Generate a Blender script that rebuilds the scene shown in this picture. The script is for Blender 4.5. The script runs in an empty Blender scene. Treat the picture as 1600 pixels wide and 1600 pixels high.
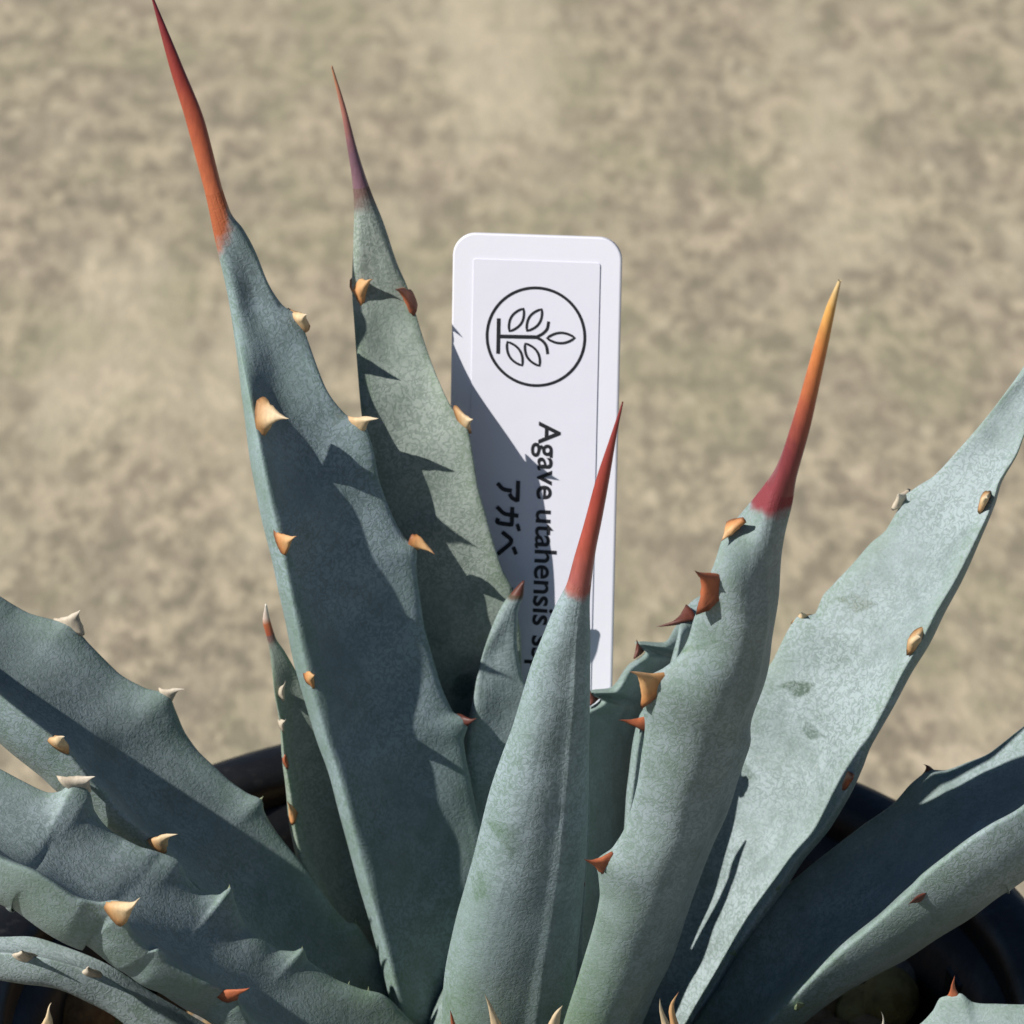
import bpy, math, random
import numpy as np
from mathutils import Vector, Matrix
rng = np.random.RandomState(7)
random.seed(7)
R = math.radians
scene = bpy.context.scene
COL = scene.collection

# ------------------------------------------------------------------ camera
PITCH = R(27.0)
D0 = 0.35
K = 0.0848 / 1600 / D0                      # tangent per photo pixel
F = np.array([0, math.cos(PITCH), -math.sin(PITCH)])
U = np.array([0, math.sin(PITCH), math.cos(PITCH)])
RT = np.array([1.0, 0, 0])
RIM_Z = 0.080
C0 = np.array([0, 0, RIM_Z])
CAM = C0 - F * D0 + U * (753 * K * D0)
cd = bpy.data.cameras.new("camera")
cam = bpy.data.objects.new("camera", cd)
COL.objects.link(cam)
cam.location = CAM
cam.rotation_euler = (math.pi / 2 - PITCH, 0, 0)
cd.sensor_width = 36
cd.lens = 36 / (1600 * K)
cd.clip_start = 0.01
cd.clip_end = 200
cd.dof.use_dof = True
cd.dof.focus_distance = 0.328
cd.dof.aperture_fstop = 88
scene.camera = cam

# ------------------------------------------------------------------ light
LC = np.array([0.68, -0.47, 0.56])
L = LC[0] * RT + LC[1] * U + LC[2] * F
L /= np.linalg.norm(L)
EL = math.asin(-L[2])
ROT = math.atan2(-L[0], -L[1])
sd = bpy.data.lights.new("sun", 'SUN')
sd.energy = 5.0
sd.angle = R(0.5)
sd.color = (1.0, 0.955, 0.88)
sun = bpy.data.objects.new("sun", sd)
COL.objects.link(sun)
sun.rotation_euler = Vector(L).to_track_quat('-Z', 'Y').to_euler()
sun.location = Vector(-L) * 2
w = bpy.data.worlds.new("World")
scene.world = w
w.use_nodes = True
nt = w.node_tree
bg = nt.nodes["Background"]
sky = nt.nodes.new("ShaderNodeTexSky")
sky.sky_type = 'NISHITA'
sky.sun_disc = False
sky.sun_elevation = EL
sky.sun_rotation = ROT
sky.altitude = 4500
sky.dust_density = 0.1
sky.ozone_density = 2.0
nt.links.new(sky.outputs[0], bg.inputs[0])
bg.inputs[1].default_value = 0.05
scene.view_settings.view_transform = 'Standard'
scene.view_settings.look = 'None'
scene.view_settings.exposure = 0.2
scene.view_settings.gamma = 1
scene.render.engine = 'CYCLES'

# ------------------------------------------------------------------ helpers
def at(u, v, ymm):
    """point where the line of sight of photo pixel (u, v) meets the upright plane Y = ymm"""
    u = np.asarray(u, float); v = np.asarray(v, float); y = np.asarray(ymm, float) / 1000
    d = F + np.multiply.outer((u - 800) * K, RT) + np.multiply.outer((800 - v) * K, U)
    t = (y - CAM[1]) / d[..., 1]
    return CAM + d * t[..., None]

def proj(P):
    q = P - CAM
    z = q @ F
    return 800 + (q @ RT) / z / K, 800 - (q @ U) / z / K

def pchip(x, y, xi):
    x = np.asarray(x, float); y = np.asarray(y, float)
    o = np.argsort(x, kind='stable'); x = x[o]; y = y[o]
    keep = np.concatenate([[True], np.diff(x) > 1e-6]); x = x[keep]; y = y[keep]
    h = np.diff(x); dl = np.diff(y) / h
    if len(x) == 2:
        return np.interp(xi, x, y)
    m = np.zeros(len(x))
    for i in range(1, len(x) - 1):
        if dl[i-1] * dl[i] > 0:
            w1 = 2*h[i] + h[i-1]; w2 = h[i] + 2*h[i-1]
            m[i] = (w1 + w2) / (w1 / dl[i-1] + w2 / dl[i])
    m[0] = dl[0]; m[-1] = dl[-1]
    k = np.clip(np.searchsorted(x, xi) - 1, 0, len(x) - 2)
    s = np.clip((xi - x[k]) / h[k], 0, 1)
    return ((2*s**3-3*s**2+1)*y[k] + (s**3-2*s**2+s)*h[k]*m[k] + (-2*s**3+3*s**2)*y[k+1] + (s**3-s**2)*h[k]*m[k+1])

def smooth(a, sig):
    n = int(sig * 3) + 1
    g = np.exp(-0.5 * (np.arange(-n, n+1) / sig) ** 2); g /= g.sum()
    if a.ndim == 1:
        return np.convolve(np.pad(a, n, mode='edge'), g, 'valid')
    return np.stack([smooth(a[:, i], sig) for i in range(a.shape[1])], 1)

def unit(v):
    return v / np.maximum(np.linalg.norm(v, axis=-1, keepdims=True), 1e-12)

def make_mesh(name, V, faces, mat, attrs=None, shade=True, parent=None, loc=(0, 0, 0)):
    me = bpy.data.meshes.new(name)
    V = np.asarray(V, float)
    me.from_pydata((V - np.asarray(loc)).tolist() if True else V, [], faces)
    if attrs:
        for k, a in attrs.items():
            at_ = me.attributes.new(k, 'FLOAT', 'POINT')
            at_.data.foreach_set('value', np.asarray(a, np.float32))
    if shade:
        me.polygons.foreach_set('use_smooth', [True] * len(me.polygons))
    me.materials.append(mat)
    me.update()
    o = bpy.data.objects.new(name, me)
    COL.objects.link(o)
    if parent is not None:
        o.parent = parent
        pl = Vector((0, 0, 0)); p = parent
        while p is not None:
            pl += p.location; p = p.parent
        o.location = Vector(loc) - pl
    else:
        o.location = loc
    return o

def tag(o, label=None, cat=None, group=None, kind=None):
    if label: o['label'] = label
    if cat: o['category'] = cat
    if group: o['group'] = group
    if kind: o['kind'] = kind
    return o

class NT:
    """tiny node-tree builder"""
    def __init__(s, name):
        s.m = bpy.data.materials.new(name); s.m.use_nodes = True
        s.t = s.m.node_tree; s.b = s.t.nodes["Principled BSDF"]
        s.tc = s.t.nodes.new("ShaderNodeTexCoord")
    def n(s, typ, ins=None, **kw):
        nd = s.t.nodes.new("ShaderNode" + typ)
        for k, v in kw.items(): setattr(nd, k, v)
        if ins:
            for k, v in ins.items():
                if hasattr(v, 'is_linked') or isinstance(v, bpy.types.NodeSocket): s.t.links.new(v, nd.inputs[k])
                else: nd.inputs[k].default_value = v
        return nd
    def math(s, op, a, b=None, c=None, clamp=False):
        ins = {0: a}
        if b is not None: ins[1] = b
        if c is not None: ins[2] = c
        return s.n("Math", ins, operation=op, use_clamp=clamp).outputs[0]
    def noise(s, scale, detail=2, rough=.5, vec=None, dist=0):
        return s.n("TexNoise", {'Vector': vec or s.tc.outputs['Object'], 'Scale': scale, 'Detail': detail, 'Roughness': rough, 'Distortion': dist}).outputs[0]
    def mix(s, f, a, b):
        return s.n("MixRGB", {0: f, 1: a, 2: b}).outputs[0]
    def rng(s, v, a, b, c=0., d=1., smooth=True):
        return s.n("MapRange", {0: v, 1: a, 2: b, 3: c, 4: d}, interpolation_type='SMOOTHSTEP' if smooth else 'LINEAR').outputs[0]
    def attr(s, name):
        return s.n("Attribute", attribute_name=name).outputs['Fac']
    def out(s, sock, v):
        if isinstance(v, bpy.types.NodeSocket): s.t.links.new(v, s.b.inputs[sock])
        else: s.b.inputs[sock].default_value = v
    def bump(s, h, strength, dist, normal=None):
        ins = {'Height': h, 'Strength': strength, 'Distance': dist}
        if normal is not None: ins['Normal'] = normal
        return s.n("Bump", ins).outputs[0]

def c4(c): return (c[0], c[1], c[2], 1.0)

# ------------------------------------------------------------------ materials
def ground_material():
    n = NT("concrete")
    mp = n.n("Mapping", {'Vector': n.tc.outputs['Object'], 'Scale': (1, 0.5, 1)}).outputs[0]
    a = n.noise(260, 4, .65, mp); b = n.noise(75, 5, .7, mp); c = n.noise(9, 4, .65, mp, .4)
    col = n.mix(n.rng(a, .38, .62), c4((.208, .180, .128)), c4((.46, .392, .280)))
    col = n.mix(n.rng(b, .40, .64, 0, .50), col, c4((.20, .175, .132)))
    col = n.mix(n.rng(c, .40, .68, 0, .40), col, c4((.385, .345, .235)))
    v = n.n("TexVoronoi", {'Vector': mp, 'Scale': 130.0}).outputs['Distance']
    col = n.mix(n.rng(v, .08, .22, .5, 0), col, c4((.56, .49, .36)))
    mp2 = n.n('Mapping', {'Vector': n.tc.outputs['Object'], 'Rotation': (0, 0, .9), 'Scale': (1, .30, 1)}).outputs[0]
    col = n.mix(n.rng(n.noise(22, 4, .65, mp2), .50, .66, 0, .62), col, c4((.55, .485, .355)))
    col = n.mix(n.rng(n.noise(50, 3, .6, mp), .45, .65, 0, .17), col, c4((.44, .345, .27)))
    col = n.mix(n.rng(n.noise(44, 3, .6, n.n('Mapping', {'Vector': mp, 'Location': (3, 5, 1)}).outputs[0]), .47, .66, 0, .32), col, c4((.27, .265, .16)))
    n.out('Base Color', col); n.out('Roughness', .9)
    n.out('Normal', n.bump(n.noise(500, 4, .6, mp), .6, .0007))
    return n.m

def leaf_material(name, green=.5, pale=1.0, jc=(.30, .06, .03), jw=.045, grey=0., tint=(1, 1, 1), jside=0., sss=.10):
    """glaucous agave skin: blue-white wax broken into tiny worm lines over green"""
    n = NT(name)
    tt = n.attr('tt'); edge = n.attr('edge'); bare = n.attr('bare')
    side = n.attr('side')
    lv = n.n('CombineXYZ', {0: n.math('MULTIPLY', side, 7.0), 1: n.math('MULTIPLY', tt, 3.5), 2: n.noise(20, 1, .5)}).outputs[0]
    longi = n.noise(1.0, 3, .6, lv)
    big = n.noise(120, 3, .6); mid = n.noise(600, 3, .6)
    w1 = n.noise(1900, 1.0, .5, dist=.7)
    worm = n.math('ABSOLUTE', n.math('SUBTRACT', w1, .5))
    worm = n.rng(worm, .02, .11)                     # 0 in the line, 1 between
    w2 = n.noise(4200, 2, .6)
    wax = n.math('MULTIPLY', n.math('ADD', n.math('MULTIPLY', worm, n.rng(n.noise(75, 3, .6), .35, .62, .06, .36)), n.math('ADD', n.math('MULTIPLY', longi, .20), .50)), n.rng(big, .25, .7, .82, 1.08))
    wax = n.math('ADD', wax, n.math('MULTIPLY', n.math('SUBTRACT', w2, .5), .5))
    wax = n.math('ADD', wax, n.math('MULTIPLY', n.math('SUBTRACT', mid, .5), .45))
    wax = n.math('SUBTRACT', wax, n.math('MULTIPLY', bare, .62))
    low = n.rng(tt, 0.0, .42, 1, 0)                    # green towards the base
    wax = n.math('SUBTRACT', wax, n.math('MULTIPLY', low, .34 * green))
    wax = n.math('MULTIPLY', wax, pale, clamp=True)
    g = n.mix(n.rng(edge, .55, .95, 0, .6), c4((.060, .098, .075)), c4((.085, .175, .060)))  # margins painted greener: light glowing through the leaf edge, put into the colour
    g = n.mix(n.math('MULTIPLY', low, .7 * green), g, c4((.13, .20, .060)))
    wc = (.284 * tint[0], .352 * tint[1], .374 * tint[2])
    if grey: wc = tuple(wc[i] * (1-grey) + (.31, .355, .315)[i] * grey for i in range(3))
    col = n.mix(wax, g, c4(wc))
    sc = n.rng(n.noise(230, 4, .7), .69, .74, 0, .22)   # scars
    col = n.mix(sc, col, c4((.30, .29, .24)))
    jn = n.math('ADD', n.math('ADD', tt, n.math('MULTIPLY', n.math('SUBTRACT', 1.0, side), jside)), n.math('MULTIPLY', n.math('SUBTRACT', n.noise(500, 3, .6), .5), jw * 1.6))
    col = n.mix(n.rng(jn, 1 - jw, 1 - jw * .1), col, c4(jc))
    n.out('Base Color', col)
    n.out('Roughness', n.rng(wax, .2, .9, .42, .68))
    n.out('Specular IOR Level', .22)
    n.out('Subsurface Weight', sss); n.out('Subsurface Scale', .0012)
    n.b.inputs['Subsurface Radius'].default_value = (.5, 1.0, .35)
    nb = n.bump(n.math('ADD', n.math('MULTIPLY', worm, .5), w2), .35, .00006)
    nb = n.bump(longi, .5, .00013, nb)
    nb = n.bump(n.noise(190, 3, .55), .5, .00022, nb)
    n.out('Normal', nb)
    return n.m

def spine_material(name, stops, rough=.34):
    n = NT(name)
    q = n.attr('q')
    q2 = n.math('ADD', q, n.math('MULTIPLY', n.math('SUBTRACT', n.noise(700, 3, .6), .5), .14))
    r = n.n("ValToRGB", {0: q2})
    cr = r.color_ramp
    cr.elements[0].position = stops[0][0]; cr.elements[0].color = c4(stops[0][1])
    cr.elements[1].position = stops[-1][0]; cr.elements[1].color = c4(stops[-1][1])
    for p, c in stops[1:-1]:
        e = cr.elements.new(p); e.color = c4(c)
    mp = n.n("Mapping", {'Vector': n.tc.outputs['Object'], 'Scale': (1, 1, .22)}).outputs[0]
    st = n.noise(2600, 3, .6, mp)
    col = n.mix(n.rng(st, .35, .7, 0, .38), r.outputs[0], n.mix(.5, r.outputs[0], c4((.03, .01, .012))))
    n.out('Base Color', col); n.out('Roughness', rough)
    n.out('Specular IOR Level', .45)
    n.out('Normal', n.bump(st, .35, .00005))
    return n.m

def plain(name, col, rough=.5, spec=.5, noise=None, bump=None):
    n = NT(name)
    if noise:
        sc, c2, a, b = noise
        n.out('Base Color', n.mix(n.rng(n.noise(sc, 4, .6), a, b), c4(col), c4(c2)))
    else: n.out('Base Color', c4(col))
    n.out('Roughness', rough); n.out('Specular IOR Level', spec)
    if bump: n.out('Normal', n.bump(n.noise(bump[0], 4, .6), bump[1], bump[2]))
    return n.m

TM = {
 'cream':  spine_material('tooth_cream', [(0, (.24, .12, .05)), (.10, (.50, .28, .12)), (.35, (.68, .50, .29)), (1, (.66, .55, .39))], .62),
 'orange': spine_material('tooth_orange', [(0, (.20, .07, .03)), (.12, (.52, .23, .08)), (.4, (.66, .38, .17)), (.8, (.62, .38, .19)), (1, (.26, .10, .05))], .6),
 'red':    spine_material('tooth_red', [(0, (.20, .06, .03)), (.3, (.44, .13, .055)), (1, (.28, .075, .035))], .55),
 'dark':   spine_material('tooth_dark', [(0, (.12, .035, .022)), (1, (.09, .028, .02))], .5),
 'bleach': spine_material('tooth_bleached', [(0, (.55, .47, .36)), (1, (.66, .60, .50))], .6),
 'green':  spine_material('tooth_green', [(0, (.17, .24, .13)), (1, (.35, .38, .24))], .5),
}

# ------------------------------------------------------------------ the plant
BASE = np.array([0.0, 0.0, 0.066])
plant = bpy.data.objects.new("agave", None)
plant.location = BASE
COL.objects.link(plant)
tag(plant, "blue-grey agave rosette with red spines growing in the black pot", "plant")

def in_poly(px, py, poly):
    poly = np.asarray(poly, float); n = len(poly); ins = np.zeros(px.shape, bool); d = np.full(px.shape, 1e9)
    for i in range(n):
        x1, y1 = poly[i]; x2, y2 = poly[(i+1) % n]
        c = ((y1 > py) != (y2 > py)) & (px < (x2-x1) * (py-y1) / (y2-y1 + 1e-9) + x1)
        ins ^= c
        dx, dy = x2-x1, y2-y1
        t = np.clip(((px-x1)*dx + (py-y1)*dy) / (dx*dx+dy*dy+1e-9), 0, 1)
        d = np.minimum(d, np.hypot(px-x1-t*dx, py-y1-t*dy))
    return np.where(ins, d, -d)

def keys(k, t):
    if np.isscalar(k): return np.full(len(t), float(k))
    return pchip([a for a, b in k], [b for a, b in k], t)

def leaf(base, tip, E0, E1, Y0, Y1, face=1, sag=.16, lip=.07, B=.38, ts=None, spine=None, teeth=(), mat=None,
         n=300, m=36, keel=0., kpos=.5, kw=.07, marks=(), wob=.00011, pu=2.0, pl=2.6, label=None, round_=None):
    base = np.array(base, float); tip = np.array(tip, float)
    ax = tip - base; Ln = np.hypot(*ax); a = ax / Ln; pp = np.array([-a[1], a[0]])
    def prep(E):
        E = np.array(E, float) - base
        return E @ a / Ln, E @ pp
    g = np.linspace(0, 1, n); t = g + .0 * g
    t = np.clip(1 - (1 - g) ** 1.08, 0, 1)
    P = []
    ts_ = ts if ts else .96
    e1 = np.clip((t - (ts_ - .12)) / .12, 0, 1); e1 = e1*e1*(3-2*e1)   # becomes round at the spine
    oo = []
    for E in (E0, E1):
        te, oe = prep(E)
        oo.append(pchip(te, oe, np.clip(t, te.min(), te.max())))
    wpx = smooth(np.abs(oo[1]-oo[0]), 8)
    ya, yb = keys(Y0, t), keys(Y1, t)
    ym = (ya+yb)/2; yd = (yb-ya)/2 * np.clip(wpx/(wpx.max()*.75), 0, 1) * (1-e1) * np.clip((ts_ - t)/.14, 0, 1)**.5
    for o, Y in ((oo[0], ym-yd), (oo[1], ym+yd)):
        px = base[0] + a[0]*t*Ln + pp[0]*o; py = base[1] + a[1]*t*Ln + pp[1]*o
        P.append(at(px, py, Y))
    P0, P1 = P
    e2 = np.clip((1 - t) / .25, 0, 1)[:, None]
    S0 = P0 + (smooth(P0, n * .045) - P0) * e2; S1 = P1 + (smooth(P1, n * .045) - P1) * e2
    S0[:8] = P0[:8] + (S0[8] - P0[8]) * (np.arange(8) / 8.)[:, None]; S1[:8] = P1[:8] + (S1[8] - P1[8]) * (np.arange(8) / 8.)[:, None]
    wv = np.linalg.norm(S1 - S0, axis=1)
    ws = smooth(wv, n * .025)
    ws = np.minimum(ws, wv * 1.6)
    mid = smooth((P0 + P1) / 2, n * .02)
    T = unit(np.gradient(mid, axis=0)); cdir = unit(smooth(P1 - P0, n * .03))
    N = unit(np.cross(cdir, T))
    k = int(n * .45)
    if np.dot(N[k], unit(CAM - mid[k])) * face < 0: N = -N
    th = np.linspace(0, math.pi, m)
    su = (1 - np.cos(th)) / 2                        # upper 0..1
    x = 2*su - 1
    sg = keys(sag, t) * (1 - e1); lp = keys(lip, t) * (1-e1) + .46 * e1; Bb = keys(B, t) * (1-e1) + .46 * e1
    plv = pl * (1-e1) + 2 * e1
    ku = 6 * (1-e1) + 2 * e1
    rings = []; edge = []; sarr = []
    b0 = np.exp(-(su / .13) ** 1.5); b1 = np.exp(-((1 - su) / .13) ** 1.5)
    ph = rng.rand(6) * 6.28
    tl = t * Ln / 100
    for i in range(n):
        up = lp[i] * np.sqrt(np.clip(1 - np.abs(x) ** ku[i], 0, 1)) - sg[i] * (1 - np.abs(x) ** pu)
        lo = -Bb[i] * np.clip(1 - np.abs(x) ** plv[i], 0, 1) ** .5 - keel * (1-e1[i]) * np.exp(-((su - kpos) / kw) ** 2)
        wig = wob * (1-e1[i]) * (np.sin(tl[i]*2.1 + ph[0] + 3*su) + .6*np.sin(tl[i]*4.7 + ph[1] - 5*su)) * (1 - x**4)
        wig2 = wob * (1-e1[i]) * (np.sin(tl[i]*1.7 + ph[2] + 4*su) + .6*np.sin(tl[i]*5.3 + ph[3] - 6*su)) * (1 - x**4)
        ch = S0[i] + np.outer(su, S1[i]-S0[i]) + np.outer(b0, P0[i]-S0[i]) + np.outer(b1, P1[i]-S1[i])
        ru = ch + np.outer(up * ws[i] + wig, N[i])
        rl = ch + np.outer(lo * ws[i] - wig2, N[i])
        rings.append(np.vstack([ru, rl[-2:0:-1]]))
        edge.append(np.abs(np.concatenate([x, x[-2:0:-1]])))
    V = np.array(rings); mm = V.shape[1]; edge = np.array(edge)
    def strip(i0, i1, capb):
        vs = V[i0:i1+1].reshape(-1, 3); nr = i1 - i0 + 1
        idx = np.arange(nr*mm).reshape(nr, mm); nx = np.roll(idx, -1, 1)
        q = np.stack([idx[:-1], nx[:-1], nx[1:], idx[1:]], -1).reshape(-1, 4)
        # outward orientation
        c = V[(i0+i1)//2].mean(0); r = V[(i0+i1)//2]; nn = np.cross(r[(mm//4+1)] - r[mm//4], V[min((i0+i1)//2+1, n-1)][mm//4] - r[mm//4])
        if np.dot(nn, r[mm//4] - c) < 0: q = q[:, ::-1]
        fs = q.tolist()
        if i1 == n-1: fs.append(idx[-1].tolist())
        if capb: fs.append(idx[0][::-1].tolist())
        return vs, fs
    i_s = int(np.searchsorted(t, ts_)) if ts else n-1
    vs, fs = strip(0, i_s, True)
    tta = np.repeat(t[:i_s+1] / (ts_ if ts else 1.02), mm)
    bare = np.zeros(len(vs))
    if marks:
        px, py = proj(vs)
        for poly, s_ in marks:
            bare = np.maximum(bare, s_ * np.clip(in_poly(px, py, poly) / 3.0 + .5, 0, 1))
    loc = mid[0]
    lf = make_mesh("leaf", vs, fs, mat, {'tt': tta, 'edge': edge[:i_s+1].reshape(-1), 'bare': bare, 'side': np.tile(np.concatenate([su, su[-2:0:-1]]), i_s+1)}, parent=plant, loc=loc)
    if label: lf['label'] = label
    if ts:
        vs, fs = strip(i_s, n-1, False)
        nr = n - i_s
        c = vs.reshape(nr, mm, 3).mean(1, keepdims=True)
        vs = (c + (vs.reshape(nr, mm, 3) - c) * 1.0).reshape(-1, 3)
        make_mesh("spine", vs, fs, spine, {'q': np.repeat((t[i_s:]-ts_)/(1-ts_), mm)}, parent=lf, loc=V[i_s].mean(0))
    # marginal teeth
    for te in teeth:
        e, bu, bv, tu, tv, bl, kind = te[:7]
        dy = te[7] if len(te) > 7 else -.6
        hook = te[8] if len(te) > 8 else .25
        Pe = (P0, P1)[e]
        eu, ev = proj(Pe)
        j = int(np.argmin((eu-bu)**2 + (ev-bv)**2)); j = min(max(j, 2), n-3)
        yb = Pe[j][1] * 1000
        Bp = at(bu, bv, yb); Tp = at(tu, tv, yb + dy)
        mmpp = K * np.dot(Bp - CAM, F)
        Tn = unit(Pe[min(j+4, n-1)] - Pe[max(j-4, 0)])
        Dv = Tp - Bp; Ld = np.linalg.norm(Dv); Dn = Dv / Ld
        Tn = unit(Tn - Dn * np.dot(Tn, Dn)); Wn = unit(np.cross(Dn, Tn))
        # root the tooth inside the leaf
        B0 = Bp - Dn * Ld * .16
        hl = bl * mmpp / 2 * 1.3; thk = hl * rng.uniform(.34, .48)
        nq, na = 12, 14
        ctrl = (Bp + Tp) / 2 + Tn * hook * Ld * (.5 if te[-1] != 'flip' else -.5)
        tv_, qs = [], []
        ang = np.linspace(0, 2*math.pi, na, endpoint=False)
        for q in np.linspace(0, 1, nq):
            cpt = (1-q)**2 * B0 + 2*q*(1-q) * ctrl + q*q * Tp + Tn * Ld * .05 * math.sin(6*q + bu) * q
            ra = hl * ((1-q) ** 2.5 * .84 + .16 * (1-q)**.7); rb = thk * ((1-q) ** 1.15 * .9 + .1 * (1-q)**.5)
            jit = 1 + (.13 * np.sin(ang*2 + ph[4] + 5*q) + .10 * np.sin(ang*3 + ph[5]*3 - 7*q + bu) + .05 * rng.randn(na)) * (q < .95)
            tv_.append(cpt + np.outer(np.cos(ang)*jit*ra, Tn) + np.outer(np.sin(ang)*jit*rb, Wn)); qs += [q]*na
        tv_ = np.vstack(tv_)
        fs = []
        for r_ in range(nq-1):
            for k_ in range(na):
                fs.append([r_*na+k_, r_*na+(k_+1) % na, (r_+1)*na+(k_+1) % na, (r_+1)*na+k_])
        fs.append(list(range(na))[::-1])
        to = make_mesh("tooth", tv_, fs, TM[kind], {'q': qs}, parent=lf, loc=Bp)
    return lf

exec_leaves = True
SP1 = spine_material('spine_orange_red', [(0, (.46, .13, .055)), (.3, (.42, .10, .045)), (.6, (.28, .045, .032)), (1, (.17, .022, .032))])
SP2 = spine_material('spine_purple_tan', [(0, (.20, .11, .14)), (.3, (.17, .09, .12)), (.55, (.34, .14, .12)), (.85, (.40, .17, .10)), (1, (.34, .18, .10))])
SPF = spine_material('spine_crimson', [(0, (.36, .11, .10)), (.2, (.40, .085, .060)), (.5, (.34, .055, .040)), (1, (.22, .03, .035))])
SPG = spine_material('spine_orange_tip', [(0, (.22, .040, .050)), (.2, (.20, .035, .042)), (.42, (.38, .095, .05)), (.65, (.58, .20, .060)), (.87, (.66, .36, .10)), (1, (.60, .48, .26))])
SPS = spine_material('spine_short_pale', [(0, (.30, .07, .04)), (.4, (.40, .12, .05)), (.6, (.60, .48, .40)), (1, (.66, .62, .55))])

M_A = leaf_material('leaf_skin', green=.55)
M_1 = leaf_material('leaf_skin_tall', green=.5, jc=(.40, .115, .05), jw=.03, jside=.045, tint=(.98, 1.02, 1.04))
M_2 = leaf_material('leaf_skin_grey', green=.1, grey=.85, jc=(.16, .10, .09), jw=.03, pale=.95)
M_F = leaf_material('leaf_skin_front', green=.75, jc=(.36, .12, .10), jw=.03, tint=(1.03, 1.05, 1.08))
M_D = leaf_material('leaf_skin_young', green=.6, jc=(.09, .06, .04), jw=.012, sss=0.)
M_G = leaf_material('leaf_skin_right', green=.6, jc=(.22, .045, .055), jw=.03, jside=.02)
M_R = leaf_material('leaf_skin_pale', green=.15, pale=1.1, tint=(1.12, 1.10, 1.08))

# tall leaf, left rear, face turned to the right
leaf((690, 1680), (237, -5),
     [(650, 1700), (600, 1480), (562, 1345), (550, 1300), (529, 1220), (506, 1150), (480, 1058), (459, 960), (436, 850), (422, 790), (394, 650), (376, 560), (356, 460), (336, 375), (320, 300), (292, 195), (262, 95), (236, -5)],
     [(800, 1700), (785, 1500), (765, 1350), (748, 1285), (735, 1220), (724, 1160), (730, 1128), (706, 1110), (685, 1060), (665, 990), (655, 930), (650, 885), (650, 857), (632, 840), (610, 800), (592, 750), (582, 700), (572, 668), (540, 648), (508, 605), (496, 575), (482, 535), (468, 497), (440, 475), (418, 440), (400, 395), (380, 358), (358, 330), (346, 290), (323, 200), (284, 100), (240, -4)],
     [(0, -4), (.35, 3.6), (.5, 6.8), (.61, 10.6), (.7, 16.4), (.8, 19.6), (1, 24)], [(0, 3), (.35, 11), (.5, 14.1), (.61, 16.8), (.7, 20.2), (.8, 20.4), (1, 24)],
     sag=[(0, .10), (.4, .12), (.75, .16)], lip=.06, B=[(0, .32), (.5, .44), (.75, .5)], ts=.815, spine=SP1, mat=M_1, n=420, m=40, pu=1.6,
     teeth=[(0, 414, 652, 452, 652, 52, 'cream', -1.5, .1), (0, 442, 848, 465, 840, 34, 'orange', -1.5, .2), (0, 484, 1060, 492, 1052, 26, 'orange', -2, 0),
            (1, 468, 500, 480, 492, 40, 'cream', -1.5, 0), (1, 558, 668, 590, 652, 42, 'cream', -1.5, .3), (1, 648, 852, 680, 868, 34, 'orange', -1, .9),
            (1, 718, 1128, 746, 1124, 34, 'dark', -1, 0)],
     label="tallest leaf, long orange-red spine reaching the top")
# grey leaf behind it
leaf((770, 1680), (518, 103),
     [(720, 1700), (700, 1500), (670, 1250), (640, 1080), (612, 950), (588, 820), (574, 720), (564, 640), (558, 570), (553, 500), (550, 455), (552, 380), (552, 300), (547, 258), (536, 190), (517, 104)],
     [(800, 1700), (805, 1500), (810, 1300), (812, 1100), (812, 980), (800, 920), (785, 890), (772, 850), (758, 800), (745, 750), (737, 700), (728, 660), (708, 640), (690, 605), (665, 540), (648, 485), (637, 450), (620, 410), (600, 350), (577, 292), (560, 240), (541, 170), (520, 104)],
     [(0, 6), (.35, 13), (.5, 14.6), (.65, 18.4), (.72, 21.8), (.8, 24.8), (1, 28.5)], [(0, 10), (.35, 14.8), (.5, 15.6), (.65, 18.8), (.72, 22.7), (.8, 25.4), (1, 28.5)],
     sag=[(0, .1), (.5, .10), (.8, .12)], lip=.05, B=.30, ts=.878, spine=SP2, mat=M_2, n=340, m=36,
     teeth=[(0, 562, 452, 583, 438, 38, 'orange', -1.6, .2), (1, 640, 470, 616, 449, 36, 'red', -1.6, .3), (1, 724, 656, 740, 656, 38, 'cream', -1.2, 0)],
     marks=[([(708, 1060), (735, 1050), (745, 1075), (725, 1095), (705, 1085)], .7), ([(660, 985), (700, 1000), (690, 1015)], .4), ([(618, 570), (640, 575), (636, 585), (620, 580)], -.6)],
     label="grey-green leaf with a short purple spine in front of the tag")
# front centre, back of the leaf towards the camera
leaf((790, 1700), (973, 628),
     [(686, 1700), (690, 1600), (697, 1510), (712, 1440), (726, 1390), (740, 1340), (750, 1300), (765, 1240), (785, 1180), (800, 1140), (815, 1090), (830, 1040), (850, 990), (867, 950), (886, 912), (896, 875), (912, 820), (931, 750), (951, 690), (972, 628)],
     [(875, 1700), (890, 1600), (898, 1500), (906, 1400), (913, 1300), (916, 1200), (919, 1100), (922, 1000), (923, 920), (931, 860), (941, 810), (952, 750), (962, 690), (974, 629)],
     [(0, -8), (.5, -11), (1, -12)], [(0, -5), (.5, -8), (1, -12)], face=-1,
     sag=.12, lip=.1, B=[(0, .34), (.6, .40)], ts=.735, spine=SPF, mat=M_F, n=360, m=44, wob=.00005, keel=.025, kpos=.62, kw=.05,
     marks=[([(760, 1284), (818, 1287), (814, 1305), (801, 1350), (785, 1320)], .4), ([(735, 1370), (752, 1360), (760, 1400), (742, 1410)], .35)],
     label="front middle leaf seen from behind, crimson spine over the tag edge")
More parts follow.
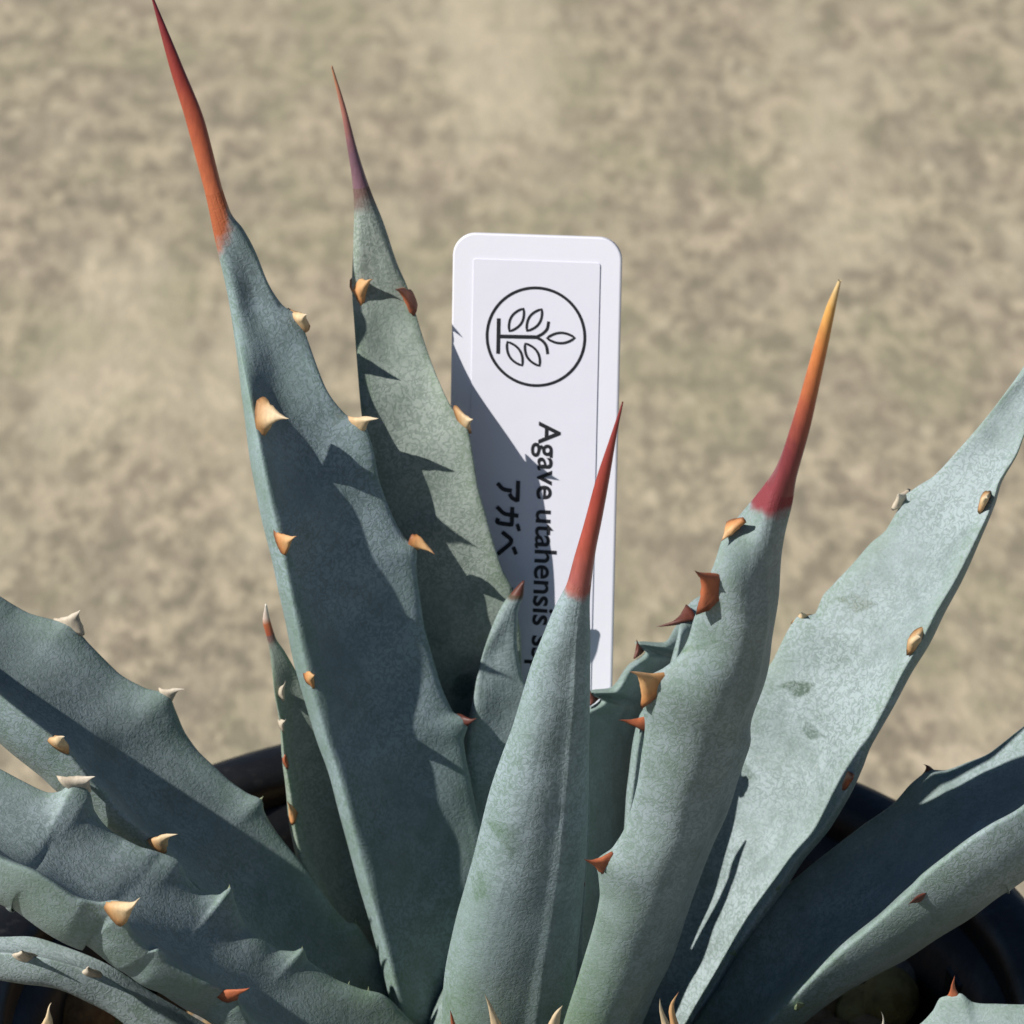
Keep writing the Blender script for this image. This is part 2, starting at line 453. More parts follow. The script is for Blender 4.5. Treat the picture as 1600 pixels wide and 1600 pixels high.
# front right, back of leaf towards the camera
leaf((930, 1700), (1312, 438),
     [(865, 1700), (890, 1590), (912, 1520), (932, 1460), (944, 1410), (942, 1375), (938, 1350), (965, 1330), (988, 1290), (1002, 1240), (1011, 1180), (1016, 1140), (1012, 1100), (1018, 1066), (1045, 1050), (1070, 1030), (1085, 1000), (1092, 970), (1103, 945), (1112, 905), (1122, 880), (1136, 845), (1162, 815), (1191, 768), (1212, 735), (1228, 690), (1245, 635), (1262, 575), (1276, 525), (1290, 482), (1309, 439)],
     [(u_ - 42*min(1, max(0, (v_-800)/220)), v_) for u_, v_ in [(975, 1700), (1005, 1590), (1030, 1530), (1055, 1460), (1075, 1400), (1090, 1350), (1110, 1290), (1130, 1230), (1147, 1175), (1162, 1120), (1180, 1060), (1188, 1000), (1200, 930), (1215, 870), (1226, 830), (1236, 790), (1246, 740), (1263, 680), (1281, 600), (1294, 540), (1305, 485), (1314, 440)]],
     [(0, -14), (.4, -16), (.8, -17), (1, -15)], [(0, -7), (.5, -7), (1, -12)], face=-1,
     sag=.12, lip=.12, B=[(0, .34), (.6, .42)], ts=.742, spine=SPG, mat=M_G, n=400, m=44, keel=.02, kpos=.4,
     teeth=[(0, 1146, 822, 1126, 846, 46, 'orange', -1.2, .2), (0, 1112, 922, 1086, 890, 62, 'red', -1.5, .3), (0, 1022, 1072, 984, 1048, 56, 'orange', -1.5, .1), (0, 944, 1348, 911, 1344, 34, 'red', -1, 0),
            (1, 1200, 930, 1206, 924, 16, 'dark', 0, 0)],
     marks=[([(1050, 1014), (1085, 1008), (1120, 998), (1122, 1002), (1088, 1016), (1055, 1022)], .45)],
     label="front right leaf with a long red spine ending in a yellow tip")
# broad pale leaf at the right, face lit
leaf((1010, 1720), (1700, 420),
     [(960, 1720), (985, 1620), (1020, 1480), (1070, 1350), (1120, 1220), (1160, 1110), (1180, 1062), (1208, 1032), (1230, 988), (1245, 965), (1275, 958), (1286, 932), (1301, 915), (1334, 880), (1360, 850), (1387, 825), (1404, 795), (1412, 778), (1431, 762), (1459, 744), (1500, 700), (1528, 668), (1560, 628), (1600, 572), (1650, 490), (1699, 420)],
     [(1040, 1700), (1080, 1600), (1112, 1550), (1147, 1490), (1182, 1440), (1217, 1390), (1242, 1350), (1292, 1290), (1322, 1240), (1337, 1205), (1352, 1165), (1382, 1110), (1412, 1050), (1442, 1000), (1462, 960), (1497, 900), (1537, 819), (1551, 787), (1563, 750), (1587, 712), (1602, 675), (1655, 560), (1702, 422)],
     [(0, 1), (.5, 9.5), (1, 16)], [(0, -4), (.5, 0), (1, 15)],
     sag=[(0, .12), (.5, .14), (.8, .10)], lip=.05, B=.28, ts=.93, spine=SP1, mat=M_R, n=520, m=60,
     teeth=[(0, 1408, 780, 1404, 770, 30, 'bleach', -1, 0), (0, 1255, 966, 1252, 956, 26, 'cream', -1, 0), (1, 1538, 782, 1544, 776, 28, 'cream', -2.2, 0), (1, 1430, 1000, 1438, 996, 36, 'cream', -2.2, 0), (1, 1326, 1217, 1334, 1214, 26, 'red', -1.5, 0),
            (1, 1216, 1388, 1222, 1378, 10, 'green', 0, 0), (1, 1146, 1490, 1150, 1482, 10, 'green', 0, 0)],
     marks=[([(1305, 935), (1330, 928), (1372, 944), (1340, 958), (1325, 950)], .6), ([(1212, 1072), (1240, 1063), (1275, 1068), (1262, 1085), (1243, 1091), (1235, 1080)], .75), ([(1250, 1138), (1262, 1128), (1290, 1150), (1265, 1156)], .6), ([(1143, 1185), (1160, 1190), (1188, 1215), (1172, 1225), (1160, 1212)], .5)],
     label="broad pale leaf spreading to the right edge")
# low right leaf with lit margin
leaf((1060, 1690), (1890, 960),
     [(1010, 1690), (1048, 1640), (1085, 1600), (1120, 1540), (1160, 1470), (1200, 1412), (1250, 1370), (1300, 1330), (1350, 1292), (1398, 1258), (1428, 1225), (1450, 1208), (1480, 1207), (1510, 1196), (1550, 1178), (1600, 1138), (1750, 1040), (1889, 958)],
     [(1110, 1720), (1190, 1612), (1250, 1555), (1310, 1498), (1370, 1448), (1425, 1400), (1450, 1372), (1500, 1332), (1550, 1297), (1602, 1266), (1750, 1140), (1891, 962)],
     [(0, -2), (.5, 2), (1, 4)], [(0, -9), (.5, -13), (1, 3)],
     sag=[(0, .16), (.5, .22)], lip=.08, B=[(0, .42), (.5, .50)], ts=.9, spine=SP1, mat=M_A, n=340, m=40,
     teeth=[(0, 1449, 1208, 1442, 1194, 22, 'dark', -.3, .8), (1, 1436, 1403, 1418, 1414, 22, 'dark', -1.5, 0), (1, 1248, 1572, 1244, 1568, 16, 'green', -1.5, 0)],
     label="low right leaf in shade with a sunlit lower margin")
# upper left leaf
leaf((650, 1650), (-420, 640),
     [(690, 1650), (640, 1580), (612, 1512), (580, 1478), (556, 1445), (540, 1440), (500, 1392), (470, 1350), (430, 1300), (411, 1268), (407, 1250), (385, 1240), (350, 1215), (315, 1182), (290, 1150), (272, 1110), (262, 1088), (222, 1075), (180, 1050), (140, 1010), (112, 978), (80, 970), (40, 958), (0, 934), (-200, 800), (-419, 638)],
     [(620, 1670), (500, 1570), (400, 1480), (300, 1385), (240, 1322), (200, 1288), (150, 1235), (118, 1195), (100, 1172), (60, 1140), (0, 1092), (-200, 920), (-421, 642)],
     [(0, 1), (.5, 7), (1, 10)], [(0, -4), (.5, -8), (1, 8)],
     sag=[(0, .14), (.5, .25)], lip=.07, B=[(0, .28), (.5, .38)], ts=.9, spine=SP1, mat=M_A, n=360, m=40,
     teeth=[(0, 112, 975, 124, 952, 46, 'bleach', -.5, 0), (0, 262, 1086, 288, 1076, 28, 'bleach', -.5, .2), (1, 92, 1160, 100, 1150, 38, 'cream', -2, 0), (1, 250, 1318, 276, 1302, 34, 'cream', -1, .3),
            (0, 404, 1252, 412, 1244, 12, 'green', 0, 0), (0, 554, 1445, 556, 1436, 10, 'green', 0, 0)],
     label="upper left leaf with pale teeth, half in shade")
# lower left leaf
leaf((690, 1680), (-420, 960),
     [(740, 1680), (680, 1630), (640, 1595), (600, 1556), (560, 1545), (515, 1526), (480, 1502), (471, 1482), (458, 1487), (425, 1480), (385, 1450), (365, 1410), (358, 1388), (340, 1400), (310, 1393), (287, 1368), (275, 1345), (240, 1332), (215, 1325), (175, 1303), (146, 1270), (138, 1240), (120, 1222), (92, 1240), (70, 1240), (40, 1226), (0, 1205), (-200, 1100), (-419, 958)],
     [(620, 1720), (450, 1660), (400, 1620), (372, 1575), (360, 1552), (340, 1548), (300, 1532), (256, 1508), (243, 1488), (228, 1490), (205, 1470), (192, 1435), (184, 1412), (150, 1415), (110, 1405), (60, 1372), (0, 1346), (-200, 1210), (-421, 962)],
     [(0, -6), (.5, -9), (1, 0)], [(0, -14), (.5, -23), (1, -8)],
     sag=[(0, .16), (.5, .25)], lip=.08, B=[(0, .34), (.5, .42)], ts=.9, spine=SP1, mat=M_A, n=400, m=40,
     teeth=[(0, 122, 1226, 150, 1214, 54, 'bleach', -.8, .3), (1, 184, 1424, 222, 1405, 40, 'cream', -2, 0), (1, 358, 1556, 389, 1542, 30, 'red', -2, 0), (0, 359, 1392, 358, 1380, 10, 'green', 0, 0), (0, 472, 1486, 472, 1477, 8, 'green', 0, 0),
            (0, 522, 1530, 522, 1521, 6, 'green', 0, 0), (0, 545, 1541, 546, 1532, 6, 'green', 0, 0), (0, 576, 1550, 576, 1541, 6, 'green', 0, 0)],
     label="lower left leaf, cream hooked teeth on its lit edge")
# narrow bottom-left leaf
leaf((640, 1760), (-420, 1480),
     [(640, 1720), (400, 1640), (250, 1560), (150, 1500), (100, 1480), (60, 1467), (0, 1465), (-200, 1458), (-420, 1478)],
     [(640, 1760), (400, 1670), (250, 1590), (145, 1520), (90, 1505), (38, 1495), (0, 1492), (-200, 1490), (-420, 1482)],
     [(0, -6), (.5, -11), (1, -8)], [(0, -10), (.5, -15), (1, -9)],
     sag=[(0, .1), (.5, .16)], lip=.1, B=.75, ts=.9, spine=SP1, mat=M_R, n=240, m=32,
     teeth=[(1, 38, 1494, 32, 1484, 34, 'bleach', -2, 0), (1, 142, 1520, 138, 1510, 30, 'bleach', -2, 0)],
     label="narrow leaf in the bottom left corner")
# small leaf with a short pale spine
leaf((640, 1640), (415, 944),
     [(600, 1640), (575, 1560), (550, 1500), (515, 1430), (490, 1380), (470, 1345), (462, 1310), (456, 1275), (452, 1240), (444, 1190), (438, 1130), (430, 1090), (424, 1040), (418, 1000), (411, 975), (414, 945)],
     [(700, 1640), (650, 1500), (600, 1380), (560, 1280), (520, 1190), (492, 1120), (468, 1060), (446, 1020), (430, 995), (424, 975), (417, 945)],
     [(0, 0), (.5, 5), (1, 8)], [(0, 5), (.5, 9), (1, 8)],
     sag=[(0, .12), (.6, .18)], lip=.07, B=.34, ts=.935, spine=SPS, mat=M_2, n=220, m=30,
     teeth=[(0, 458, 1272, 449, 1250, 26, 'orange', -.5, 0), (0, 446, 1188, 446, 1178, 18, 'red', -1, 0), (0, 440, 1132, 447, 1122, 16, 'bleach', -1.5, 0), (0, 440, 1082, 446, 1062, 16, 'bleach', -1.5, 0)],
     label="small leaf with a short white-tipped spine beside the tallest leaf")
# young leaf in shade behind the front one
leaf((830, 1700), (819, 908),
     [(760, 1700), (735, 1500), (725, 1300), (726, 1180), (737, 1110), (750, 1040), (765, 990), (785, 945), (803, 922), (816, 908)],
     [(900, 1700), (905, 1500), (905, 1300), (880, 1180), (840, 1100), (814, 1050), (808, 1000), (810, 955), (818, 930), (820, 908)],
     [(0, 2), (.5, 9.4), (.7, 11.2), (1, 13.6)], [(0, 6), (.5, 12.6), (.8, 13.2), (1, 13.8)],
     sag=[(0, .1), (.8, .05)], lip=.08, B=.4, ts=.975, spine=TM['dark'], mat=M_D, n=220, m=30,
     label="young shaded leaf between the tag and the front leaf")
leaf((940, 1700), (1160, 900),
     [(880, 1700), (880, 1500), (890, 1300), (900, 1180), (912, 1120), (922, 1084), (945, 1096), (962, 1080), (985, 1045), (994, 1006), (1012, 1022), (1040, 1010), (1060, 985), (1085, 960), (1120, 925), (1158, 900)],
     [(1060, 1700), (1080, 1500), (1090, 1300), (1110, 1150), (1130, 1060), (1150, 980), (1162, 900)],
     [(0, -1), (.5, 3.5), (.75, 9), (1, 14)], [(0, 7), (.5, 19), (.75, 25), (1, 27)], face=1,
     sag=.03, lip=.03, B=.09, ts=.95, spine=TM['dark'], mat=M_D, n=300, m=30,
     teeth=[(0, 926, 1094, 921, 1078, 22, 'dark', 0, 0), (0, 998, 1018, 995, 998, 24, 'dark', 0, 0)],
     label="shaded leaf with dark teeth seen between the two front leaves")
leaf((960, 1700), (1180, 880),
     [(920, 1700), (950, 1500), (975, 1350), (990, 1220), (1000, 1150), (1006, 1125), (1030, 1090), (1052, 1050), (1060, 1010), (1066, 975), (1078, 952), (1110, 925), (1178, 880)],
     [(1060, 1700), (1080, 1500), (1090, 1300), (1110, 1150), (1130, 1060), (1150, 980), (1182, 880)],
     [(0, -3), (.5, 0), (.75, 3.5), (1, 10)], [(0, 4), (.5, 11), (.75, 17), (1, 18)], face=1,
     sag=.03, lip=.03, B=.10, ts=.95, spine=TM['dark'], mat=M_D, n=260, m=30,
     teeth=[(0, 1072, 960, 1024, 979, 34, 'dark', -1, -.9), (0, 1008, 1130, 966, 1127, 30, 'red', -1, 0)],
     label="leaf hidden behind the front right leaf, brown hooked tooth showing")
leaf((885, 1700), (915, 1150),
     [(860, 1700), (868, 1600), (872, 1500), (885, 1400), (893, 1300), (900, 1220), (913, 1150)],
     [(905, 1700), (905, 1600), (906, 1500), (908, 1420), (912, 1390), (917, 1300), (919, 1200), (917, 1150)],
     [(0, -3), (.5, -4), (1, -3)], [(0, -1), (.5, -2.5), (1, -2)], face=-1,
     sag=.1, lip=.1, B=.4, mat=M_F, n=160, m=26,
     teeth=[(1, 908, 1385, 914, 1380, 22, 'dark', -1.5, 0)],
     label="narrow green edge of a young leaf folded behind the front leaf")
# low front leaves whose teeth show at the lower frame edge
leaf((800, 1690), (840, 2500),
     [(700, 1640), (690, 1700), (690, 1900), (740, 2200), (838, 2500)],
     [(890, 1640), (925, 1700), (940, 1900), (920, 2200), (842, 2500)],
     [(0, -15), (.3, -27), (1, -50)], [(0, -15), (.3, -27), (1, -50)],
     sag=.18, lip=.06, B=.34, ts=.9, spine=SP1, mat=M_A, n=160, m=30,
     teeth=[(0, 716, 1640, 703, 1580, 44, 'red', -2, 0), (0, 786, 1625, 757, 1551, 52, 'cream', -2, .15), (1, 856, 1640, 878, 1566, 56, 'cream', -2, -.1)],
     label="lowest front leaf, only its cream teeth in the frame")
leaf((960, 1700), (1380, 2400),
     [(990, 1640), (1080, 1640), (1200, 1800), (1320, 2100), (1382, 2398)],
     [(900, 1700), (960, 1800), (1060, 2000), (1200, 2200), (1378, 2402)],
     [(0, -16), (.3, -26), (1, -46)], [(0, -17), (.3, -30), (1, -47)],
     sag=.18, lip=.06, B=.34, ts=.9, spine=SP1, mat=M_A, n=160, m=30,
     teeth=[(0, 1050, 1640, 1029, 1558, 40, 'cream', -2, .1), (0, 1070, 1640, 1056, 1545, 38, 'orange', -2, -.4)],
     label="low leaf at the bottom, a pair of pale teeth crossing upwards")
leaf((1130, 1800), (2050, 1560),
     [(1130, 1760), (1250, 1680), (1330, 1630), (1380, 1612), (1430, 1604), (1458, 1580), (1472, 1558), (1500, 1552), (1520, 1566), (1560, 1569), (1600, 1570), (1800, 1560), (2049, 1556)],
     [(1130, 1900), (1300, 1830), (1500, 1780), (1800, 1680), (2051, 1564)],
     [(0, -14), (.5, -22), (1, -24)], [(0, -18), (.5, -32), (1, -25)],
     sag=.18, lip=.06, B=.34, ts=.93, spine=SP1, mat=M_R, n=260, m=30,
     teeth=[(0, 1491, 1560, 1489, 1524, 26, 'red', -.5, 0), (0, 1380, 1618, 1378, 1580, 14, 'bleach', -.5, 0)],
     label="lit leaf in the bottom right corner")
leaf((600, 1800), (-420, 1740),
     [(600, 1740), (300, 1640), (150, 1615), (75, 1604), (0, 1612), (-200, 1650), (-420, 1738)],
     [(600, 1860), (300, 1800), (0, 1790), (-200, 1780), (-420, 1742)],
     [(0, -14), (.5, -24), (1, -28)], [(0, -18), (.5, -34), (1, -29)],
     sag=.18, lip=.06, B=.34, ts=.9, spine=SP1, mat=M_A, n=160, m=30,
     teeth=[(0, 72, 1612, 82, 1566, 30, 'cream', -.5, .1)],
     label="leaf under the bottom left corner, one cream tooth showing")
# short thick heart the leaves grow from
def lathe(name, prof, mat, seg=96, parent=None, loc=(0, 0, 0), close=False):
    prof = np.array(prof, float)
    a = np.linspace(0, 2*math.pi, seg, endpoint=False)
    V = np.stack([np.outer(prof[:, 0], np.cos(a)), np.outer(prof[:, 0], np.sin(a)), np.repeat(prof[:, 1][:, None], seg, 1)], -1).reshape(-1, 3)
    fs = []
    n = len(prof)
    for i in range(n if close else n-1):
        for k in range(seg):
            j = (i+1) % n
            fs.append([i*seg+k, i*seg+(k+1) % seg, j*seg+(k+1) % seg, j*seg+k])
    return make_mesh(name, V + np.array(loc), fs, mat, parent=parent, loc=loc)
lathe("stem", [(.0001, .020), (.006, .018), (.010, .010), (.012, 0), (.010, -.012), (.0001, -.014)], M_A, 32, plant, BASE + np.array([.001, -.001, -.002]))

# ------------------------------------------------------------------ ground
gm = ground_material()
g = make_mesh("ground", [(-30, -30, 0), (30, -30, 0), (30, 30, 0), (-30, 30, 0)], [[0, 1, 2, 3]], gm, shade=False)
tag(g, kind='structure'); g['label'] = "sunlit tan concrete ground, out of focus"

# ------------------------------------------------------------------ pot
n = NT('black_plastic')
n.out('Base Color', n.mix(n.rng(n.noise(500, 5, .7), .55, .72, 0, .8), c4((.006, .0062, .0072)), c4((.034, .033, .032))))
n.out('Roughness', n.rng(n.noise(160, 3, .6), .3, .7, .42, .62)); n.out('Specular IOR Level', .5)
n.out('Normal', n.bump(n.noise(900, 4, .6), .25, .0002))
PM = n.m
RR = 0.0455
pot = bpy.data.objects.new("plant_pot", None); pot.location = (0, 0, 0); COL.objects.link(pot)
tag(pot, "round black plastic pot holding the agave", "pot")
zr = RIM_Z
wall = [(.0001, .002), (.030, .002), (.033, .004), (.0425, zr-.012), (.0432, zr-.0095),
        (.0438, zr-.0035), (.0415, zr-.0035), (.0398, zr-.006), (.0385, zr-.02), (.0315, .006), (.0001, .005)]
lathe("wall", wall, PM, 128, pot)
rim = [(.0440, zr-.0090), (.0462, zr-.0090), (.0468, zr-.0084), (.0470, zr-.001), (.0466, zr-.0002), (.0458, zr), (.0428, zr), (.0420, zr-.0006), (.0417, zr-.0034), (.0440, zr-.0034)]
lathe("rim", rim, PM, 160, pot, close=True)
# inner ribs below the rim
for k in range(8):
    a = R(62 + k * 45)
    ca, sa = math.cos(a), math.sin(a)
    def pt(r, s, z): return (ca*r - sa*s, sa*r + ca*s, z)
    r0, r1 = .0372, .0404
    vs = [pt(r0+.0010, -.0016, zr-.020), pt(r0+.0010, .0016, zr-.020), pt(r1, .0022, zr-.020), pt(r1, -.0022, zr-.020),
          pt(r0+.0024, -.0014, zr-.006), pt(r0+.0024, .0014, zr-.006), pt(r1+.0008, .0020, zr-.005), pt(r1+.0008, -.0020, zr-.005)]
    make_mesh("rib", vs, [[3, 2, 1, 0], [4, 5, 6, 7], [0, 1, 5, 4], [1, 2, 6, 5], [2, 3, 7, 6], [3, 0, 4, 7]], PM, parent=pot, shade=False, loc=(0, 0, 0))

# ------------------------------------------------------------------ pumice
def stone_mesh(r, seed, sub=2):
    import bmesh
    bm = bmesh.new(); bmesh.ops.create_icosphere(bm, subdivisions=sub, radius=1)
    rs = np.random.RandomState(seed); dirs = unit(rs.randn(9, 3)); am = rs.uniform(-.16, .12, 9)
    sc = rs.uniform(.75, 1.15, 3)
    for v in bm.verts:
        p = np.array(v.co); f = 1 + sum(am[i] * max(0, p @ dirs[i]) ** 3 for i in range(9)) + .05 * math.sin(5*p[0]+seed) * math.cos(6*p[1])
        v.co = Vector((p * f * sc * r).tolist())
    V = np.array([v.co[:] for v in bm.verts]); Fc = [[v.index for v in f.verts] for f in bm.faces]
    bm.free(); return V, Fc
def stone_mat(name, c1, c2):
    return plain(name, c1, .85, .3, noise=(500, c2, .4, .65), bump=(900, .8, .0004))
SM = [stone_mat('pumice_tan', (.34, .24, .13), (.22, .14, .07)), stone_mat('pumice_brown', (.30, .19, .10), (.18, .105, .055)),
      stone_mat('pumice_yellow', (.42, .33, .12), (.28, .20, .07)), stone_mat('pumice_grey', (.20, .185, .16), (.12, .11, .10))]
stones = [stone_mesh(1, s, 2) for s in range(8)]
VV, FF, mi = [], [], []
off = 0
SOIL = RIM_Z - .0135
for layer in range(2):
    for k in range(620):
        rad = .037 * math.sqrt(rng.rand()); an = rng.rand() * 6.283
        r = rng.uniform(.0014, .0034)
        V, Fc = stones[rng.randint(8)]
        A = np.array(Matrix.Rotation(rng.rand()*6.28, 3, Vector(unit(rng.randn(3)).tolist())))
        P = V @ A.T * r + np.array([rad*math.cos(an), rad*math.sin(an), SOIL - .003*layer - rng.rand()*.002])
        VV.append(P); FF += [[i+off for i in f] for f in Fc]; off += len(V); mi += [rng.choice([0, 1, 1, 3, 2, 0])] * len(Fc)
gr = make_mesh("gravel", np.vstack(VV), FF, SM[0])
for mtt in SM[1:]: gr.data.materials.append(mtt)
gr.data.polygons.foreach_set('material_index', mi)
tag(gr, "fine brown pumice gravel filling the pot", kind='stuff')
# a few bigger stones one can tell apart
for (u, v, r, mi_, lb) in [(1452, 1492, .0034, 1, "rounded brown pumice stone in the pot, right of the low leaf"),
                          (1392, 1560, .0033, 2, "yellowish pumice stone at the bottom under the low right leaf"),
                          (1424, 1530, .0024, 3, "grey pumice stone between the brown and the yellowish stones"),
                          (120, 1585, .0048, 1, "big tan-brown pumice stone in the bottom left corner"),
                          (1216, 1386, .0016, 2, "little yellow pumice stone between the pale leaf and the low leaf")]:
    z = SOIL + .0025
    d = F + (u-800)*K*RT + (800-v)*K*U
    P = CAM + d * ((z - CAM[2]) / d[2])
    V, Fc = stone_mesh(r, int(u), 3)
    o = make_mesh("pumice_stone", V + P, Fc, SM[mi_], loc=P)
    tag(o, lb, "stone", "pumice stones in the pot")

# ------------------------------------------------------------------ plant tag
LP = at(np.array(840.), np.array(660.), 22.0)            # a point of its face
LNrm = unit(np.array([-0.14, -1.0, 0.30]))
def onlab(u, v):
    d = F + (u-800)*K*RT + (800-v)*K*U
    return CAM + d * (np.dot(LP - CAM, LNrm) / np.dot(d, LNrm))
TL, TR_ = onlab(708, 363), onlab(972, 372)
EX = unit(TR_ - TL)
EYd = unit(onlab(693, 660) - TL) + unit(onlab(936, 1040) - TR_)                               # down the left edge
EY = -unit(EYd - EX * np.dot(EYd, EX))
EN = np.cross(EX, EY)
if np.dot(EN, CAM - TL) < 0: EN = -EN
WID = np.linalg.norm(TR_ - TL)
def L2(u, v):
    p = onlab(u, v) - TL
    return np.dot(p, EX), np.dot(p, EY)
def W3(x, y, z=0.): return TL + EX*x + EY*y + EN*z
lroot = bpy.data.objects.new("plant_tag", None)
lroot.location = W3(WID/2, -.085); COL.objects.link(lroot)
tag(lroot, "white plastic plant tag with a tree emblem and plant name, stuck behind the agave", "tag")
card_m = plain('white_plastic', (.73, .735, .82), .38, .5, bump=(220, .15, .0002))
n = NT('sticker_paper'); n.out('Base Color', c4((.685, .69, .785))); n.out('Roughness', .55)
n.out('Normal', n.bump(n.noise(160, 3, .5), .25, .0003)); stick_m = n.m
ink = plain('black_ink', (.012, .013, .017), .5, .4)
def rounded(x0, y0, x1, y1, r, k=10):
    pts = []
    for cx, cy, a0 in ((x1-r[0], y1-r[0], 0), (x0+r[1], y1-r[1], 90), (x0+r[2], y0+r[2], 180), (x1-r[3], y0+r[3], 270)):
        rr = r[[(x1-r[0], 0), (0, 1), (0, 2), (0, 3)][[0, 90, 180, 270].index(a0)][1]]
        for i in range(k+1):
            a = R(a0 + 90*i/k); pts.append((cx + rr*math.cos(a), cy + rr*math.sin(a)))
    return pts
def slab(name, pts, z0, z1, mat, parent, bev):
    c = np.array(pts); ce = c.mean(0)
    d = unit(np.roll(c, -1, 0) - np.roll(c, 1, 0)); nrm = np.stack([d[:, 1], -d[:, 0]], 1)
    rings = [(z0, bev), (z0+bev*.3, bev*.3), (z0+bev, 0), (z1-bev, 0), (z1-bev*.3, bev*.3), (z1, bev), ]
    V = []; m_ = len(pts)
    for z, ins in rings:
        for p, q in zip(c, nrm): V.append(W3(p[0]-q[0]*ins, p[1]-q[1]*ins, z))
    fs = []
    for i in range(len(rings)-1):
        for k in range(m_): fs.append([i*m_+k, i*m_+(k+1) % m_, (i+1)*m_+(k+1) % m_, (i+1)*m_+k])
    fs.append([(len(rings)-1)*m_+k for k in range(m_)]); fs.append([k for k in range(m_)][::-1])
    return make_mesh(name, np.array(V), fs, mat, parent=parent, loc=W3(*c.mean(0)), shade=False)
slab("card", rounded(0, -.088, WID, 0, (.0019, .0019, .0004, .0004)), -.0007, 0, card_m, lroot, .00014)
sx0, sy0 = L2(740, 405); sx1, sy1 = L2(938, 410)
slab("sticker", rounded(sx0, -.060, sx1, (sy0+sy1)/2, (.0002,)*4, 4), .00001, .00009, stick_m, lroot, .00002)
zc = [.00011]
def ribbon(pts, wd, closed=False):
    p = np.array(pts, float)
    if closed: d = unit(np.roll(p, -1, 0) - np.roll(p, 1, 0))
    else: d = unit(np.gradient(p, axis=0))
    nr = np.stack([-d[:, 1], d[:, 0]], 1) * wd / 2
    zc[0] += .000002
    V = [W3(*(a+b), zc[0]) for a, b in zip(p, nr)] + [W3(*(a-b), zc[0]) for a, b in zip(p, nr)]
    m_ = len(p); fs = [[k, m_+k, m_+(k+1) % m_, (k+1) % m_] for k in range(m_ if closed else m_-1)]
    return V, fs
def join(name, parts, mat, parent):
    V, Fs = [], []
    for v, f in parts:
        Fs += [[i+len(V) for i in q] for q in f]; V += v
    V = np.array(V)
    # face the camera side
    q = Fs[0]; nn = np.cross(V[q[1]]-V[q[0]], V[q[2]]-V[q[0]])
    if np.dot(nn, EN) < 0: Fs = [q[::-1] for q in Fs]
    return make_mesh(name, V, Fs, mat, parent=parent, loc=V.mean(0), shade=False)
def Z(zx, zy): return L2(650 + zx/4, 340 + zy/4)          # zoomed reading of the emblem
px = K * np.dot(LP - CAM, F)
cx, cy = L2(837.5, 526); rx = abs(L2(914, 526)[0]-cx); 
parts = [ribbon([(cx + rx*math.cos(a), cy + rx*math.sin(a)) for a in np.linspace(0, 2*math.pi, 96, endpoint=False)], 4.6*px, True)]
def cr(pts, k=8):
    p = np.array(pts, float); t = np.arange(len(p)); ti = np.linspace(0, len(p)-1, (len(p)-1)*k+1)
    return np.stack([pchip(t, p[:, 0], ti), pchip(t, p[:, 1], ti)], 1)
parts.append(ribbon([Z(518, 628), Z(514, 850)], 6*px)); parts.append(ribbon([Z(515, 741), Z(752, 746)], 6*px))
parts.append(ribbon(cr([Z(752, 746), Z(795, 722), Z(822, 690), Z(830, 648)]), 4.6*px))
parts.append(ribbon(cr([Z(752, 746), Z(792, 770), Z(816, 805), Z(824, 852)]), 4.6*px))
def lens(a, b, wd):
    a = np.array(a); b = np.array(b); d = b-a; nn = np.array([-d[1], d[0]])
    out = [a + d*q + nn*wd*math.sin(math.pi*q)**.8 for q in np.linspace(0, 1, 13)]
    out += [a + d*q - nn*wd*math.sin(math.pi*q)**.8 for q in np.linspace(1, 0, 13)[1:-1]]
    return ribbon(out, 3.8*px, True)
parts += [lens(Z(672, 568), Z(585, 708), .22), lens(Z(786, 572), Z(695, 706), .22), lens(Z(572, 776), Z(664, 922), .22), lens(Z(684, 786), Z(772, 924), .22), lens(Z(820, 752), Z(992, 750), .19)]
join("emblem", parts, ink, lroot)
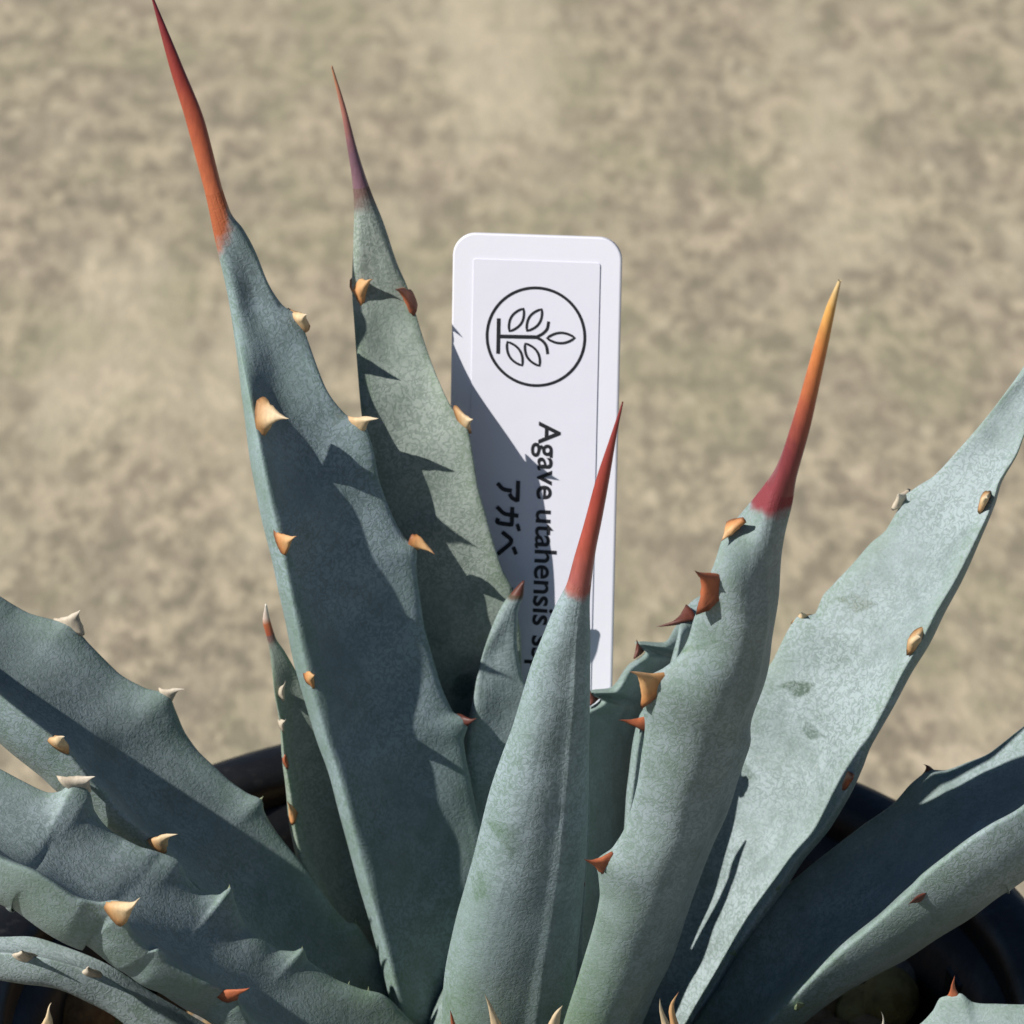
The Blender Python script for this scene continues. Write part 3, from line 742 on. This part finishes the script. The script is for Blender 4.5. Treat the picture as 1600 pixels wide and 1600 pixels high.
# lettering runs down the tag
def text_line(body, a, b, height_px, name, bold):
    cu = bpy.data.curves.new("txt", 'FONT'); cu.body = body; cu.size = 1; cu.offset = bold
    to = bpy.data.objects.new("txt", cu); COL.objects.link(to)
    dg = bpy.context.evaluated_depsgraph_get(); dg.update()
    me = bpy.data.meshes.new_from_object(to.evaluated_get(dg))
    V = np.array([v.co[:] for v in me.vertices]); Fs = [list(p.vertices) for p in me.polygons]
    bpy.data.objects.remove(to); bpy.data.curves.remove(cu)
    a = np.array(L2(*a)); b = np.array(L2(*b)); d = b-a; ln = np.hypot(*d); d /= ln; up = np.array([-d[1], d[0]])
    if up[0] < 0: up = -up
    sx = ln / V[:, 0].max(); sy = height_px * px / .70
    W = [W3(*(a + d*v[0]*sx + up*v[1]*sy), .00012) for v in V]
    W = np.array(W); q = Fs[0]; nn = np.cross(W[q[1]]-W[q[0]], W[q[2]]-W[q[0]])
    if np.dot(nn, EN) < 0: Fs = [f[::-1] for f in Fs]
    o = make_mesh(name, W, Fs, ink, parent=lroot, loc=W.mean(0), shade=False)
    bpy.data.meshes.remove(me); return o
text_line("Agave utahensis ssp.", (843, 659), (830, 1062), 34, "lettering", .015)
KANA = [  # strokes in a unit box, x along the line, y up
 [[(.08, .86), (.88, .86), (.80, .66), (.62, .52)], [(.50, .62), (.46, .30), (.22, .02)]],
 [[(.08, .66), (.80, .66), (.76, .16), (.70, .06), (.56, .10)], [(.42, .92), (.38, .40), (.10, .03)], [(.80, .98), (.86, .84)], [(.93, 1.02), (.99, .88)]],
 [[(.04, .28), (.34, .66), (.44, .66), (.96, .12)], [(.66, .86), (.74, .72)], [(.80, .92), (.88, .78)]],
 [], 
 [[(.12, .72), (.74, .72), (.68, .16)], [(.04, .14), (.96, .14)]],
]
parts = []
A_, B_ = np.array(L2(777, 746)), np.array(L2(770, 952)); dd = (B_-A_)/5; dn = unit(dd); up = np.array([-dn[1], dn[0]])
if up[0] < 0: up = -up
hh = 39*px
for i, ch in enumerate(KANA):
    for st in ch:
        parts.append(ribbon(cr([A_ + dd*(i + .93*x) + up*hh*y for x, y in st], 5), 6.6*px))
join("katakana_lettering", parts, ink, lroot)
